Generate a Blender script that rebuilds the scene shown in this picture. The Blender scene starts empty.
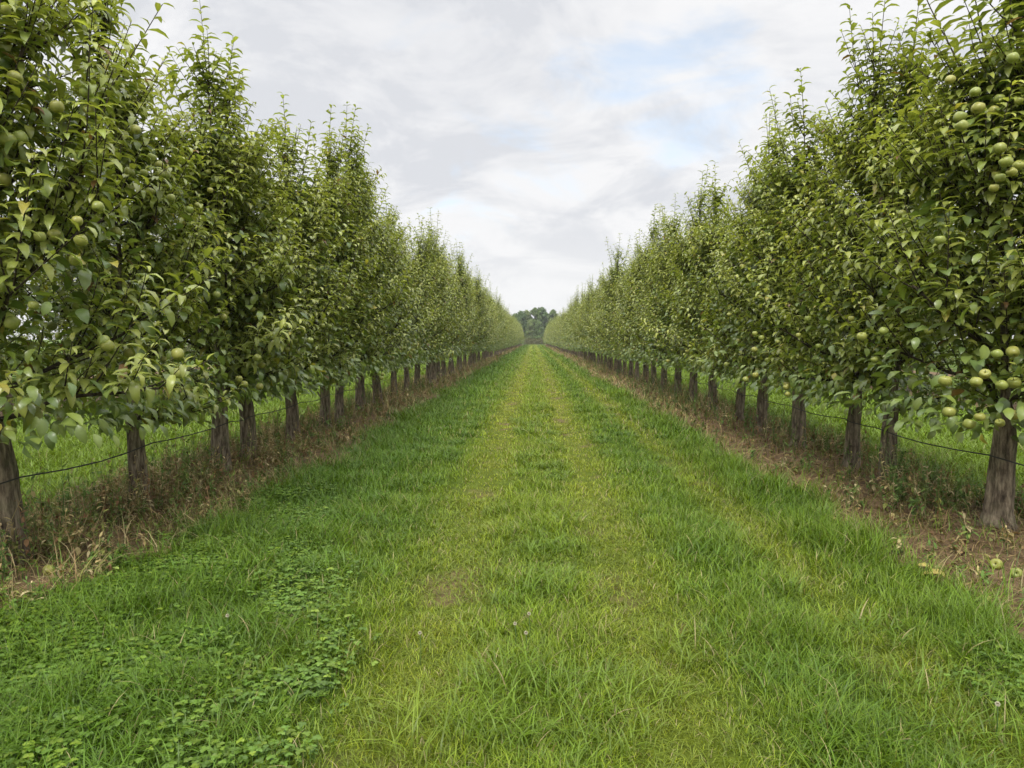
import bpy, math
import numpy as np
from mathutils import Vector, Matrix, Euler

S = bpy.context.scene
COL = S.collection
R = math.radians
rng = np.random.default_rng(11)

# ------------------------------------------------------------------ camera
CAM_H = 1.21
FPX = 740.0
PITCH = math.atan(44.5 / 740.0)
YAW = math.atan(21.5 / 740.0)
cam_d = bpy.data.cameras.new('camera')
cam = bpy.data.objects.new('camera', cam_d)
COL.objects.link(cam)
cam.location = (0, 0, CAM_H)
cam.rotation_euler = Euler((R(90) - PITCH, 0, YAW), 'XYZ')
cam_d.sensor_width = 36
cam_d.lens = FPX * 36 / 1024
cam_d.clip_start = 0.05
cam_d.clip_end = 4000
S.camera = cam
CAMM = cam.rotation_euler.to_matrix()


def ray(px, py):
    return CAMM @ Vector(((px - 512) / FPX, -(py - 384) / FPX, -1))


def on_ground(px, py):
    d = ray(px, py)
    t = -CAM_H / d.z
    return d.x * t, d.y * t


def at_depth(px, py, Y):
    d = ray(px, py)
    t = Y / d.y
    return Vector((d.x * t, Y, CAM_H + d.z * t))


XL, XR = -2.76, 2.88            # the two rows that flank the alley
ROWS = np.array([-14.0, -8.4, XL, XR, 8.5, 14.1])
ROW_END = 163.0
STRIP_K = np.array([1, 1, .985, .93, 1, 1])   # the bare strips lie a little to the alley side of the trunks


# ------------------------------------------------------------------ numpy helpers
def hash2(ix, iy, seed):
    h = (ix.astype(np.int64) * 374761393 + iy.astype(np.int64) * 668265263 + seed * 2147483647) & 0xFFFFFFFF
    h = ((h ^ (h >> 13)) * 1274126177) & 0xFFFFFFFF
    h = h ^ (h >> 16)
    return (h & 0xFFFFFF) / float(0xFFFFFF)


def noise2(x, y, sc=1.0, seed=0):
    x = np.asarray(x) * sc
    y = np.asarray(y) * sc
    ix = np.floor(x)
    iy = np.floor(y)
    fx = x - ix
    fy = y - iy
    fx = fx * fx * (3 - 2 * fx)
    fy = fy * fy * (3 - 2 * fy)
    a = hash2(ix, iy, seed)
    b = hash2(ix + 1, iy, seed)
    c = hash2(ix, iy + 1, seed)
    d = hash2(ix + 1, iy + 1, seed)
    return (a * (1 - fx) + b * fx) * (1 - fy) + (c * (1 - fx) + d * fx) * fy


def fbm(x, y, sc=1.0, seed=0, o=3):
    v, a, t = 0, 1.0, 0
    for k in range(o):
        v = v + a * noise2(x, y, sc * 2 ** k, seed + 7 * k)
        t += a
        a *= .5
    return v / t


def sst(a, b, x):
    t = np.clip((x - a) / (b - a), 0, 1)
    return t * t * (3 - 2 * t)


def nrm(v):
    return v / np.maximum(np.linalg.norm(v, axis=-1, keepdims=True), 1e-9)


def height(x, y):
    x = np.asarray(x, float)
    y = np.asarray(y, float)
    h = .05 * (fbm(x, y, .7, 3) - .5) + .025 * (noise2(x, y, 3.1, 9) - .5)
    h = h - .025 * np.exp(-((np.abs(x) - .46) / .17) ** 2)
    d = np.min(np.abs(x[..., None] - ROWS), axis=-1)
    h = h + .05 * np.exp(-(d / .5) ** 2)
    return h


def strip_w(x, y):
    """how far a spot belongs to the bare strips under the tree rows"""
    x = np.asarray(x, float)
    d = np.min(np.abs(x[..., None] - ROWS * STRIP_K), axis=-1)
    n = .55 * (fbm(x, y, .9, 21) - .5) + .36 * (noise2(x, y, 4.0, 5) - .5)
    return 1 - sst(.60, .80, d + n)


def tracks(x, y):
    j = .10 * (noise2(x * 0, y, .35, 33) - .5)
    m = .45 + .9 * fbm(x, y, .8, 41)
    w = (np.exp(-((x + .44 + j) / .20) ** 2) + np.exp(-((x - .46 + j) / .20) ** 2)
         + .9 * np.exp(-((x - 1.36 + j) / .16) ** 2) + .25 * np.exp(-((x + 1.05 + j) / .13) ** 2))
    return np.clip(w * m, 0, 1)


def centre(x):
    return np.exp(-(x / .8) ** 4)


def lerp(a, b, t):
    return a + (b - a) * t[..., None]


LUSH = np.array([.078, .156, .010])
MID = np.array([.138, .218, .014])
YEL = np.array([.265, .300, .030])
STRAW = np.array([.36, .30, .14])
SOIL = np.array([.125, .082, .047])


def grass_col(x, y):
    n = fbm(x, y, .55, 77)
    n2 = fbm(x, y, 2.3, 78)
    c = np.broadcast_to(LUSH, x.shape + (3,)).copy()
    rightish = sst(.2, 1.2, x) * (1 - sst(2.4, 3.0, x)) * .22
    c = lerp(c, MID, np.clip(.95 * centre(x) + rightish + .6 * (n - .5) + .35 * (n2 - .5) + .10, 0, 1))
    beyond = sst(3.0, 3.9, np.abs(x))
    c = lerp(c, MID * .98, beyond * .85)
    c = lerp(c, YEL, np.clip((.46 + .16 * sst(4, 14, y)) * tracks(x, y) + .07 * centre(x) * (.3 + n2) * sst(2.5, 9, y) + .10 * centre(x) * n2, 0, 1))
    return c


def mesh_np(name, V, quads=None, tris=None, col=None, mats=None, midx=None, smooth=True):
    """V (n,3); quads (m,4) and tris (k,3) index arrays; col (n,3) colour per point"""
    me = bpy.data.meshes.new(name)
    V = np.ascontiguousarray(V, np.float32)
    nq = 0 if quads is None else len(quads)
    nt = 0 if tris is None else len(tris)
    me.vertices.add(len(V))
    me.vertices.foreach_set('co', V.ravel())
    parts = []
    if nq:
        parts.append(np.asarray(quads, np.int32).ravel())
    if nt:
        parts.append(np.asarray(tris, np.int32).ravel())
    loops = np.concatenate(parts)
    me.loops.add(len(loops))
    me.loops.foreach_set('vertex_index', loops)
    me.polygons.add(nq + nt)
    starts = np.concatenate([np.arange(nq) * 4, nq * 4 + np.arange(nt) * 3]).astype(np.int32)
    me.polygons.foreach_set('loop_start', starts)
    if midx is not None:
        me.polygons.foreach_set('material_index', np.asarray(midx, np.int32))
    me.polygons.foreach_set('use_smooth', np.full(nq + nt, smooth, bool))
    if col is not None:
        at = me.attributes.new('col', 'FLOAT_COLOR', 'POINT')
        c4 = np.ones((len(V), 4), np.float32)
        c4[:, :3] = col
        at.data.foreach_set('color', c4.ravel())
    for m in (mats or []):
        me.materials.append(m)
    me.update(calc_edges=True)
    return me


class Geo:
    """collects pieces (points, quads, colour, material) for ONE mesh"""
    def __init__(self):
        self.V, self.Q, self.T, self.C, self.MQ, self.MT = [], [], [], [], [], []
        self.n = 0

    def add(self, V, Q=None, T=None, C=(1, 1, 1), m=0):
        V = np.asarray(V, float)
        self.V.append(V)
        C = np.asarray(C, float)
        self.C.append(np.broadcast_to(C, V.shape).copy())
        if Q is not None and len(Q):
            self.Q.append(np.asarray(Q) + self.n)
            self.MQ.append(np.full(len(Q), m))
        if T is not None and len(T):
            self.T.append(np.asarray(T) + self.n)
            self.MT.append(np.full(len(T), m))
        self.n += len(V)

    def mesh(self, name, mats, smooth=True):
        q = np.concatenate(self.Q) if self.Q else None
        t = np.concatenate(self.T) if self.T else None
        mi = np.concatenate(self.MQ + self.MT)
        return mesh_np(name, np.concatenate(self.V), q, t, np.concatenate(self.C), mats, mi, smooth)


def tube(path, rad, sides=5, cap=True):
    path = np.asarray(path, float)
    rad = np.broadcast_to(np.asarray(rad, float), (len(path),))
    d = nrm(np.gradient(path, axis=0))
    ref = np.array([0, 0, 1.]) if abs(d[0][2]) < .8 else np.array([1., 0, 0])
    u = nrm(np.cross(d, ref))
    v = np.cross(d, u)
    a = np.arange(sides) / sides * 2 * math.pi
    ring = (u[:, None, :] * np.cos(a)[None, :, None] + v[:, None, :] * np.sin(a)[None, :, None])
    V = (path[:, None, :] + ring * rad[:, None, None]).reshape(-1, 3)
    k = np.arange(sides)
    k2 = (k + 1) % sides
    Q = []
    for i in range(len(path) - 1):
        Q.append(np.stack([i * sides + k, i * sides + k2, (i + 1) * sides + k2, (i + 1) * sides + k], 1))
    Q = np.concatenate(Q)
    T = None
    if cap:
        n = len(path)
        V = np.concatenate([V, path[-1:] + d[-1:] * rad[-1] * .5])
        T = np.stack([(n - 1) * sides + k, (n - 1) * sides + k2, np.full(sides, n * sides)], 1)
    return V, Q, T


def leaves(P, D, N, L, W, curl, fold, stations=5, wave=0.0):
    """curved, folded leaf blades. P base, D direction, N upper side, all (n,3)"""
    n = len(P)
    if stations == 5:
        u = np.array([0, .16, .42, .74, 1.0])
        w = np.array([.05, .62, 1.0, .70, .03])
    elif stations == 4:
        u = np.array([0, .25, .62, 1.0])
        w = np.array([.10, .88, .92, .04])
    else:
        u = np.array([0, .45, 1.0])
        w = np.array([.12, 1.0, .06])
    D = nrm(D)
    N = nrm(N - (N * D).sum(1, keepdims=True) * D)
    B = np.cross(D, N)
    L = L[:, None]
    K = len(u)
    spine = np.zeros((n, K, 3))
    nl = np.zeros((n, K, 3))
    pos = P.copy()
    for i in range(K):
        th = (curl * u[i])[:, None]
        t = D * np.cos(th) - N * np.sin(th)
        nl[:, i] = N * np.cos(th) + D * np.sin(th)
        if i:
            thm = (curl * (u[i] + u[i - 1]) / 2)[:, None]
            tm = D * np.cos(thm) - N * np.sin(thm)
            pos = pos + tm * L * (u[i] - u[i - 1])
        spine[:, i] = pos
    hw = .5 * W[:, None] * w[None, :]
    side = B[:, None, :] * hw[..., None]
    lift = nl * (hw * fold[:, None])[..., None]
    if wave:
        ph = rng.random((n, 1)) * 6.28
        lift = lift + nl * (wave * hw * np.sin(ph + u[None, :] * 9))[..., None]
    a = spine - side + lift
    c = spine + side + lift
    V = np.stack([a, spine, c], 2).reshape(n * K * 3, 3)
    base = (np.arange(n) * K * 3)[:, None]
    Q = []
    for i in range(K - 1):
        o = i * 3
        Q.append(base + np.array([o, o + 1, o + 4, o + 3])[None])
        Q.append(base + np.array([o + 1, o + 2, o + 5, o + 4])[None])
    Q = np.stack(Q, 1).reshape(-1, 4)
    return V, Q, K * 3


def leaf_cols(c, k, mid=1.25):
    """one colour per leaf, its midrib a little paler"""
    n = len(c)
    C = np.repeat(c[:, None, :], k, 1)
    C[:, 1::3] *= mid
    return C.reshape(-1, 3)


# ------------------------------------------------------------------ materials
def new_mat(name):
    m = bpy.data.materials.new(name)
    m.use_nodes = True
    nt = m.node_tree
    b = nt.nodes['Principled BSDF']
    return m, nt, b


def N_(nt, t, **kw):
    n = nt.nodes.new(t)
    for k, v in kw.items():
        setattr(n, k, v)
    return n


def leaf_material(name, rough, trans, spec=.5, back=(.80, .88, .66), transcol=(1.5, 1.45, .6)):
    m, nt, b = new_mat(name)
    out = nt.nodes['Material Output']
    at = N_(nt, 'ShaderNodeAttribute', attribute_name='col')
    geo = N_(nt, 'ShaderNodeNewGeometry')
    mulb = N_(nt, 'ShaderNodeMix', data_type='RGBA', blend_type='MULTIPLY')
    mulb.inputs['Factor'].default_value = 1
    mulb.inputs['B'].default_value = (*[x * 1.25 for x in back], 1)
    nt.links.new(at.outputs['Color'], mulb.inputs['A'])
    mx = N_(nt, 'ShaderNodeMix', data_type='RGBA')
    nt.links.new(geo.outputs['Backfacing'], mx.inputs['Factor'])
    nt.links.new(at.outputs['Color'], mx.inputs['A'])
    nt.links.new(mulb.outputs['Result'], mx.inputs['B'])
    nt.links.new(mx.outputs['Result'], b.inputs['Base Color'])
    b.inputs['Roughness'].default_value = rough
    b.inputs['Specular IOR Level'].default_value = spec
    if trans > 0:
        tr = N_(nt, 'ShaderNodeBsdfTranslucent')
        mt = N_(nt, 'ShaderNodeMix', data_type='RGBA', blend_type='MULTIPLY')
        mt.inputs['Factor'].default_value = 1
        mt.inputs['B'].default_value = (*transcol, 1)
        nt.links.new(at.outputs['Color'], mt.inputs['A'])
        nt.links.new(mt.outputs['Result'], tr.inputs['Color'])
        ms = N_(nt, 'ShaderNodeMixShader')
        ms.inputs[0].default_value = trans
        nt.links.new(b.outputs[0], ms.inputs[1])
        nt.links.new(tr.outputs[0], ms.inputs[2])
        nt.links.new(ms.outputs[0], out.inputs['Surface'])
    return m


M_LEAF = leaf_material('apple_leaf', .33, .30, .55, transcol=(1.3, 1.3, .62))
M_GRASS = leaf_material('grass_blade', .42, .32, .35, (1, 1, 1), (1.3, 1.3, .6))
M_WEED = leaf_material('dry_weed', .75, .15, .2, (1, 1, 1), (1.2, 1.1, .8))
M_TREE = leaf_material('woodland_leaf', .6, .2, .3)


def bark_material(name, dark, light, moss=0.0):
    m, nt, b = new_mat(name)
    tc = N_(nt, 'ShaderNodeTexCoord')
    mp = N_(nt, 'ShaderNodeMapping')
    mp.inputs['Scale'].default_value = (40, 40, 8)
    nt.links.new(tc.outputs['Object'], mp.inputs['Vector'])
    n1 = N_(nt, 'ShaderNodeTexNoise')
    n1.inputs['Scale'].default_value = 1.0
    n1.inputs['Detail'].default_value = 6
    n1.inputs['Roughness'].default_value = .65
    nt.links.new(mp.outputs[0], n1.inputs['Vector'])
    r1 = N_(nt, 'ShaderNodeValToRGB')
    e = r1.color_ramp.elements
    e[0].position = .34
    e[0].color = (*[x * .35 for x in dark], 1)
    e[1].position = .66
    e[1].color = (*light, 1)
    k = r1.color_ramp.elements.new(.45)
    k.color = (*dark, 1)
    nt.links.new(n1.outputs['Fac'], r1.inputs['Fac'])
    n2 = N_(nt, 'ShaderNodeTexNoise')
    n2.inputs['Scale'].default_value = 7
    n2.inputs['Detail'].default_value = 3
    nt.links.new(tc.outputs['Object'], n2.inputs['Vector'])
    r2 = N_(nt, 'ShaderNodeMapRange')
    r2.inputs['From Min'].default_value = .5
    r2.inputs['From Max'].default_value = .72
    r2.inputs['To Max'].default_value = moss
    nt.links.new(n2.outputs['Fac'], r2.inputs['Value'])
    mx = N_(nt, 'ShaderNodeMix', data_type='RGBA')
    mx.inputs['B'].default_value = (.10, .115, .055, 1)
    nt.links.new(r2.outputs[0], mx.inputs['Factor'])
    nt.links.new(r1.outputs['Color'], mx.inputs['A'])
    nt.links.new(mx.outputs['Result'], b.inputs['Base Color'])
    b.inputs['Roughness'].default_value = .9
    b.inputs['Specular IOR Level'].default_value = .2
    bp = N_(nt, 'ShaderNodeBump')
    bp.inputs['Strength'].default_value = .9
    bp.inputs['Distance'].default_value = .012
    nt.links.new(n1.outputs['Fac'], bp.inputs['Height'])
    nt.links.new(bp.outputs[0], b.inputs['Normal'])
    return m


M_BARK = bark_material('trunk_bark', (.120, .092, .064), (.33, .27, .19), .4)
M_TWIG = bark_material('twig_bark', (.045, .034, .026), (.095, .075, .055), .1)


def apple_material():
    m, nt, b = new_mat('apple_skin')
    tc = N_(nt, 'ShaderNodeTexCoord')
    oi = N_(nt, 'ShaderNodeObjectInfo')
    n = N_(nt, 'ShaderNodeTexNoise')
    n.inputs['Scale'].default_value = 24
    n.inputs['Detail'].default_value = 3
    nt.links.new(tc.outputs['Object'], n.inputs['Vector'])
    r = N_(nt, 'ShaderNodeValToRGB')
    e = r.color_ramp.elements
    e[0].position = .35
    e[0].color = (.235, .250, .055, 1)
    e[1].position = .7
    e[1].color = (.36, .352, .095, 1)
    nt.links.new(n.outputs['Fac'], r.inputs['Fac'])
    r2 = N_(nt, 'ShaderNodeValToRGB')
    e = r2.color_ramp.elements
    e[0].color = (.78, .92, .8, 1)
    e[1].color = (1.05, 1.0, .95, 1)
    nt.links.new(oi.outputs['Random'], r2.inputs['Fac'])
    mx = N_(nt, 'ShaderNodeMix', data_type='RGBA', blend_type='MULTIPLY')
    mx.inputs['Factor'].default_value = 1
    nt.links.new(r.outputs['Color'], mx.inputs['A'])
    nt.links.new(r2.outputs['Color'], mx.inputs['B'])
    nt.links.new(mx.outputs['Result'], b.inputs['Base Color'])
    b.inputs['Roughness'].default_value = .36
    b.inputs['Specular IOR Level'].default_value = .4
    b.inputs['Subsurface Weight'].default_value = 0
    return m


M_APPLE = apple_material()


def plain(name, c, rough=.7, spec=.3, var=.25, sc=30):
    m, nt, b = new_mat(name)
    tc = N_(nt, 'ShaderNodeTexCoord')
    n = N_(nt, 'ShaderNodeTexNoise')
    n.inputs['Scale'].default_value = sc
    n.inputs['Detail'].default_value = 3
    nt.links.new(tc.outputs['Object'], n.inputs['Vector'])
    r = N_(nt, 'ShaderNodeValToRGB')
    e = r.color_ramp.elements
    e[0].position = .3
    e[0].color = (*[x * (1 - var) for x in c], 1)
    e[1].position = .7
    e[1].color = (*[x * (1 + var) for x in c], 1)
    nt.links.new(n.outputs['Fac'], r.inputs['Fac'])
    nt.links.new(r.outputs['Color'], b.inputs['Base Color'])
    b.inputs['Roughness'].default_value = rough
    b.inputs['Specular IOR Level'].default_value = spec
    return m


M_DRYFRUIT = plain('fruit_end', (.05, .035, .02), .9)
M_WIRE = plain('wire', (.030, .028, .025), .6)
M_BLOOM = plain('clover_bloom', (.50, .46, .33), .8, .2, .15, 200)
M_YELLOWBLOOM = plain('fallen_yellow', (.55, .42, .10), .7, .2, .2, 60)


def ground_material():
    m, nt, b = new_mat('ground')
    at = N_(nt, 'ShaderNodeAttribute', attribute_name='col')
    geo = N_(nt, 'ShaderNodeNewGeometry')
    n = N_(nt, 'ShaderNodeTexNoise')
    n.inputs['Scale'].default_value = 9
    n.inputs['Detail'].default_value = 8
    n.inputs['Roughness'].default_value = .7
    nt.links.new(geo.outputs['Position'], n.inputs['Vector'])
    r = N_(nt, 'ShaderNodeValToRGB')
    e = r.color_ramp.elements
    e[0].position = .3
    e[0].color = (.55, .55, .55, 1)
    e[1].position = .7
    e[1].color = (1.3, 1.3, 1.25, 1)
    nt.links.new(n.outputs['Fac'], r.inputs['Fac'])
    mx = N_(nt, 'ShaderNodeMix', data_type='RGBA', blend_type='MULTIPLY')
    mx.inputs['Factor'].default_value = 1
    nt.links.new(at.outputs['Color'], mx.inputs['A'])
    nt.links.new(r.outputs['Color'], mx.inputs['B'])
    nt.links.new(mx.outputs['Result'], b.inputs['Base Color'])
    b.inputs['Roughness'].default_value = .95
    b.inputs['Specular IOR Level'].default_value = .15
    bp = N_(nt, 'ShaderNodeBump')
    bp.inputs['Strength'].default_value = .8
    bp.inputs['Distance'].default_value = .02
    nt.links.new(n.outputs['Fac'], bp.inputs['Height'])
    nt.links.new(bp.outputs[0], b.inputs['Normal'])
    return m


M_GROUND = ground_material()


# ------------------------------------------------------------------ object helpers
def link(name, data, parent=None, label=None, cat=None, group=None, kind=None):
    o = bpy.data.objects.new(name, data)
    COL.objects.link(o)
    if parent is not None:
        o.parent = parent
    if label:
        o['label'] = label
    if cat:
        o['category'] = cat
    if group:
        o['group'] = group
    if kind:
        o['kind'] = kind
    return o


# ------------------------------------------------------------------ ground sheet
def build_ground():
    xs = np.concatenate([-np.geomspace(2500, 16, 22), np.arange(-15, -6.2, .3), np.arange(-6, 6.01, .08),
                         np.arange(6.3, 15.1, .3), np.geomspace(16, 2500, 22)])
    ys = np.concatenate([-np.geomspace(600, 3, 12), np.arange(-2, 14, .08), np.geomspace(14.1, 200, 170),
                         np.geomspace(205, 3500, 24)])
    X, Y = np.meshgrid(xs, ys)
    x, y = X.ravel(), Y.ravel()
    fade = (1 - sst(15, 40, np.abs(x))) * (1 - sst(165, 175, y))
    z = height(x, y) * np.where(y > 40, .6, 1)
    c = grass_col(x, y) * .45  # darkened: soil and thatch, plus shade between blades painted into the colour
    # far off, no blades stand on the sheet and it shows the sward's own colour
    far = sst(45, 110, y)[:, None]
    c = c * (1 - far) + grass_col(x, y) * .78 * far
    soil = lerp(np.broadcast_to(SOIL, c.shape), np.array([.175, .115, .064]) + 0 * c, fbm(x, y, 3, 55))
    s = strip_w(x, y) * fade
    c = lerp(c, soil, s)
    bare = tracks(x, y) * sst(.62, .75, fbm(x, y, 2.6, 91)) * (y < 40)
    c = lerp(c, soil * .9, bare * .9)
    nx, ny = len(xs), len(ys)
    i = np.arange(nx * ny).reshape(ny, nx)
    Q = np.stack([i[:-1, :-1], i[:-1, 1:], i[1:, 1:], i[1:, :-1]], -1).reshape(-1, 4)
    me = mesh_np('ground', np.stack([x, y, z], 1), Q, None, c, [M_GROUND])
    return link('ground', me, kind='structure')


build_ground()


# ------------------------------------------------------------------ grass
def scatter(y0, y1, dens, half=lambda y: 1.0 * y + 1.6, xmax=9.0):
    """random ground points in the wedge the camera can see, DENS per square metre"""
    hw = min(half(y1), xmax)
    n = int((y1 - y0) * 2 * hw * dens)
    y = y0 + (y1 - y0) * rng.random(n)
    x = (rng.random(n) * 2 - 1) * hw
    k = np.abs(x) < half(y)
    return x[k], y[k]


def blades(geo, x, y, h, w, bend, col, segs=3):
    n = len(x)
    az = rng.random(n) * 6.283
    d = np.stack([np.cos(az), np.sin(az)], 1)
    s = np.stack([-d[:, 1], d[:, 0]], 1)
    tw = (rng.random(n) - .5) * 1.2
    s2 = s * np.cos(tw)[:, None] + d * np.sin(tw)[:, None]
    z0 = height(x, y) - .004
    us = np.linspace(0, 1, segs + 1)
    V = np.zeros((n, segs * 2 + 1, 3))
    lean = rng.random(n) * .35
    for i, u in enumerate(us):
        out = h * (bend * u ** 2.2 + lean * u)
        zz = z0 + h * (u - .42 * bend * u ** 2.4)
        wd = w * (1 - .15 * u - .55 * u * u) * .5
        cx = x + d[:, 0] * out
        cy = y + d[:, 1] * out
        if i < segs:
            V[:, 2 * i] = np.stack([cx - s2[:, 0] * wd, cy - s2[:, 1] * wd, zz], 1)
            V[:, 2 * i + 1] = np.stack([cx + s2[:, 0] * wd, cy + s2[:, 1] * wd, zz], 1)
        else:
            V[:, 2 * i] = np.stack([cx, cy, zz], 1)
    k = segs * 2 + 1
    b = (np.arange(n) * k)[:, None]
    Q = [b + np.array([2 * i, 2 * i + 1, 2 * i + 3, 2 * i + 2])[None] for i in range(segs - 1)]
    T = b + np.array([2 * segs - 2, 2 * segs - 1, 2 * segs])[None]
    C = np.repeat(col[:, None, :], k, 1)
    geo.add(V.reshape(-1, 3), np.concatenate(Q) if Q else None, T, C.reshape(-1, 3))


def sward_height(x, y):
    """length of the grass: short in the wheel tracks, long and lush towards the tree strips, in clumps"""
    cl = fbm(x, y, 1.7, 15)
    cl2 = sst(.45, .75, noise2(x, y, 3.3, 19))
    base = .066 + .055 * sst(.6, 1.9, np.abs(x)) * np.where(x < 0, 1.15, .9)
    base = base * (.30 + 1.35 * cl) + .055 * cl2 * (1 - .6 * tracks(x, y)) * (.5 + .5 * sst(.3, 1.6, np.abs(x)))
    base = base + .05 * sst(.35, .0, np.abs(np.abs(x) - 1.95)) * cl
    base = base + .045 * np.exp(-(x / .28) ** 2) * cl
    base = base * (1 - .55 * np.clip(tracks(x, y), 0, 1))
    return base * .86


CLOVER = [(-1.75, 3.0, 1.0, 1.5), (-1.9, 4.8, .6, 1.2), (-1.0, 2.4, .5, .7), (1.9, 2.4, .5, .6)]


def clover_w(x, y):
    w = np.zeros_like(x)
    for i, (cx, cy, rx, ry) in enumerate(CLOVER):
        w = np.maximum(w, (1 - ((x - cx) / rx) ** 2 - ((y - cy) / ry) ** 2) * (1 if i < 3 else .5))
    w = np.clip(w * 1.6, 0, 1)
    patch = sst(.33, .54, .6 * fbm(x, y, 1.9, 63) + .4 * noise2(x, y, 6.5, 64))
    return np.clip(w * patch, 0, .9)


def build_grass():
    g = Geo()
    bands = [(1.25, 3.2, 9400, .0030, 1.0, 3), (3.2, 5.5, 5600, .0039, 1.0, 3), (5.5, 9.0, 2700, .0055, 1.02, 2),
             (9, 15, 1000, .0095, 1.05, 2), (15, 27, 420, .015, 1.1, 2), (27, 50, 130, .028, 1.2, 2), (50, 95, 36, .055, 1.3, 2), (95, 165, 10, .10, 1.4, 2)]
    for y0, y1, dens, w, hs, segs in bands:
        x, y = scatter(y0, y1, dens, lambda yy: .74 * yy + 1.2, 6.4)
        st = strip_w(x, y)
        tr = tracks(x, y)
        gap = sst(.60, .74, fbm(x, y, 2.6, 91)) * tr
        keep = (1 - .93 * st) * (1 - .75 * gap) * (1 - .2 * tr)
        if y0 < 8:
            keep = keep * (1 - .55 * sst(.25, .8, clover_w(x, y)))
        if y0 < 9:                         # clumps: tufts thicken and thin
            keep = keep * (.45 + .75 * sst(.2, .7, noise2(x, y, 9, 71)))
        k = rng.random(len(x)) < keep
        x, y, st = x[k], y[k], st[k]
        n = len(x)
        h = sward_height(x, y) * (.55 + .8 * rng.random(n)) * hs
        h = np.maximum(h, .025 * hs)
        c = grass_col(x, y)
        r = rng.random(n)
        c = c * (.55 + .85 * rng.random(n))[:, None]
        c = lerp(c, c * np.array([1.25, 1.05, .8]), r)
        # dead blades among the green ones
        pd = .025 + .09 * tracks(x, y) + .3 * st + .05 * centre(x)
        dead = rng.random(n) < pd
        c[dead] = STRAW * (.55 + .5 * rng.random((dead.sum(), 1)))
        bend = .25 + .75 * rng.random(n)
        blades(g, x, y, h, w * (.7 + .6 * rng.random(n)), bend, c, segs)
        if y0 < 5:                         # short fine undergrowth
            x2, y2 = scatter(y0, y1, dens * .55, lambda yy: .74 * yy + 1.2, 6.4)
            k = rng.random(len(x2)) < (1 - .97 * strip_w(x2, y2))
            x2, y2 = x2[k], y2[k]
            n = len(x2)
            c = grass_col(x2, y2) * (.5 + .45 * rng.random(n))[:, None]  # darker tint paints the shade low down between the blades
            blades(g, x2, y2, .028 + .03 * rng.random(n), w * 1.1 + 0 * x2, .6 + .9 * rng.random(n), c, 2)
    # long tufts with arching blades
    m = 560
    ty = 1.6 + 12 * rng.random(m) ** 1.4
    tx = np.where(rng.random(m) < .55, -1, 1) * (.75 + 1.3 * rng.random(m))
    mid = rng.random(m) < .16
    tx = np.where(mid, (rng.random(m) - .5) * .55, tx)
    ok = tracks(tx, ty) < .45
    tx, ty = tx[ok], ty[ok]
    px = [(60, 740), (175, 705), (420, 735), (590, 700), (600, 735), (800, 690), (880, 640), (700, 560), (950, 700), (1000, 660), (820, 545), (745, 484),
          (330, 575), (280, 545), (250, 650), (690, 650), (545, 596), (520, 690), (640, 690), (980, 745), (860, 740)]
    ex = [on_ground(a, b) for a, b in px]
    tx = np.concatenate([tx, [e[0] for e in ex]])
    ty = np.concatenate([ty, [e[1] for e in ex]])
    big = np.concatenate([.6 + .5 * rng.random(ok.sum()), np.full(len(ex), 1.35)])
    nb = (80 * big * big).astype(int)
    idx = np.repeat(np.arange(len(tx)), nb)
    n = len(idx)
    rr = np.sqrt(rng.random(n)) * .12 * big[idx]
    aa = rng.random(n) * 6.283
    x = tx[idx] + rr * np.cos(aa)
    y = ty[idx] + rr * np.sin(aa)
    c = lerp(grass_col(x, y), np.broadcast_to(LUSH * np.array([1.15, 1.1, 1.0]), (n, 3)), np.where(np.abs(x) < .7, .3, .6)) * (.55 + .6 * rng.random(n))[:, None]
    dead = rng.random(n) < .012
    c[dead] = STRAW * .8
    h = (.050 + .085 * rng.random(n)) * big[idx] * (.8 + .25 * (x < 0))
    w = (.0031 + .0007 * ty[idx]) * (.7 + .6 * rng.random(n))
    blades(g, x, y, h, w, .35 + .85 * rng.random(n), c, 4)
    # grass in the field beyond the tree strips (seen below the crowns)
    for y0, y1, dens, w in [(2.5, 8, 700, .010), (8, 20, 260, .018), (20, 60, 60, .035)]:
        for sgn in (-1, 1):
            n = int((y1 - y0) * 4.6 * dens)
            y = y0 + (y1 - y0) * rng.random(n)
            x = sgn * (3.35 + 4.6 * rng.random(n))
            k = (rng.random(n) < 1 - .95 * strip_w(x, y)) & (np.abs(x) < .80 * y + 2.2)
            x, y = x[k], y[k]
            n = len(x)
            c = grass_col(x, y) * np.array([1.1, 1.05, 1]) * (.7 + .6 * rng.random(n))[:, None]
            blades(g, x, y, (.07 + .11 * rng.random(n)) * (1 + w * 6), w * (.7 + .6 * rng.random(n)), .3 + .7 * rng.random(n), c, 2)
    return link('grass', g.mesh('grass', [M_GRASS]), label='green mown grass of the alley with paler wheel tracks', cat='grass', kind='stuff')


build_grass()


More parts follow.
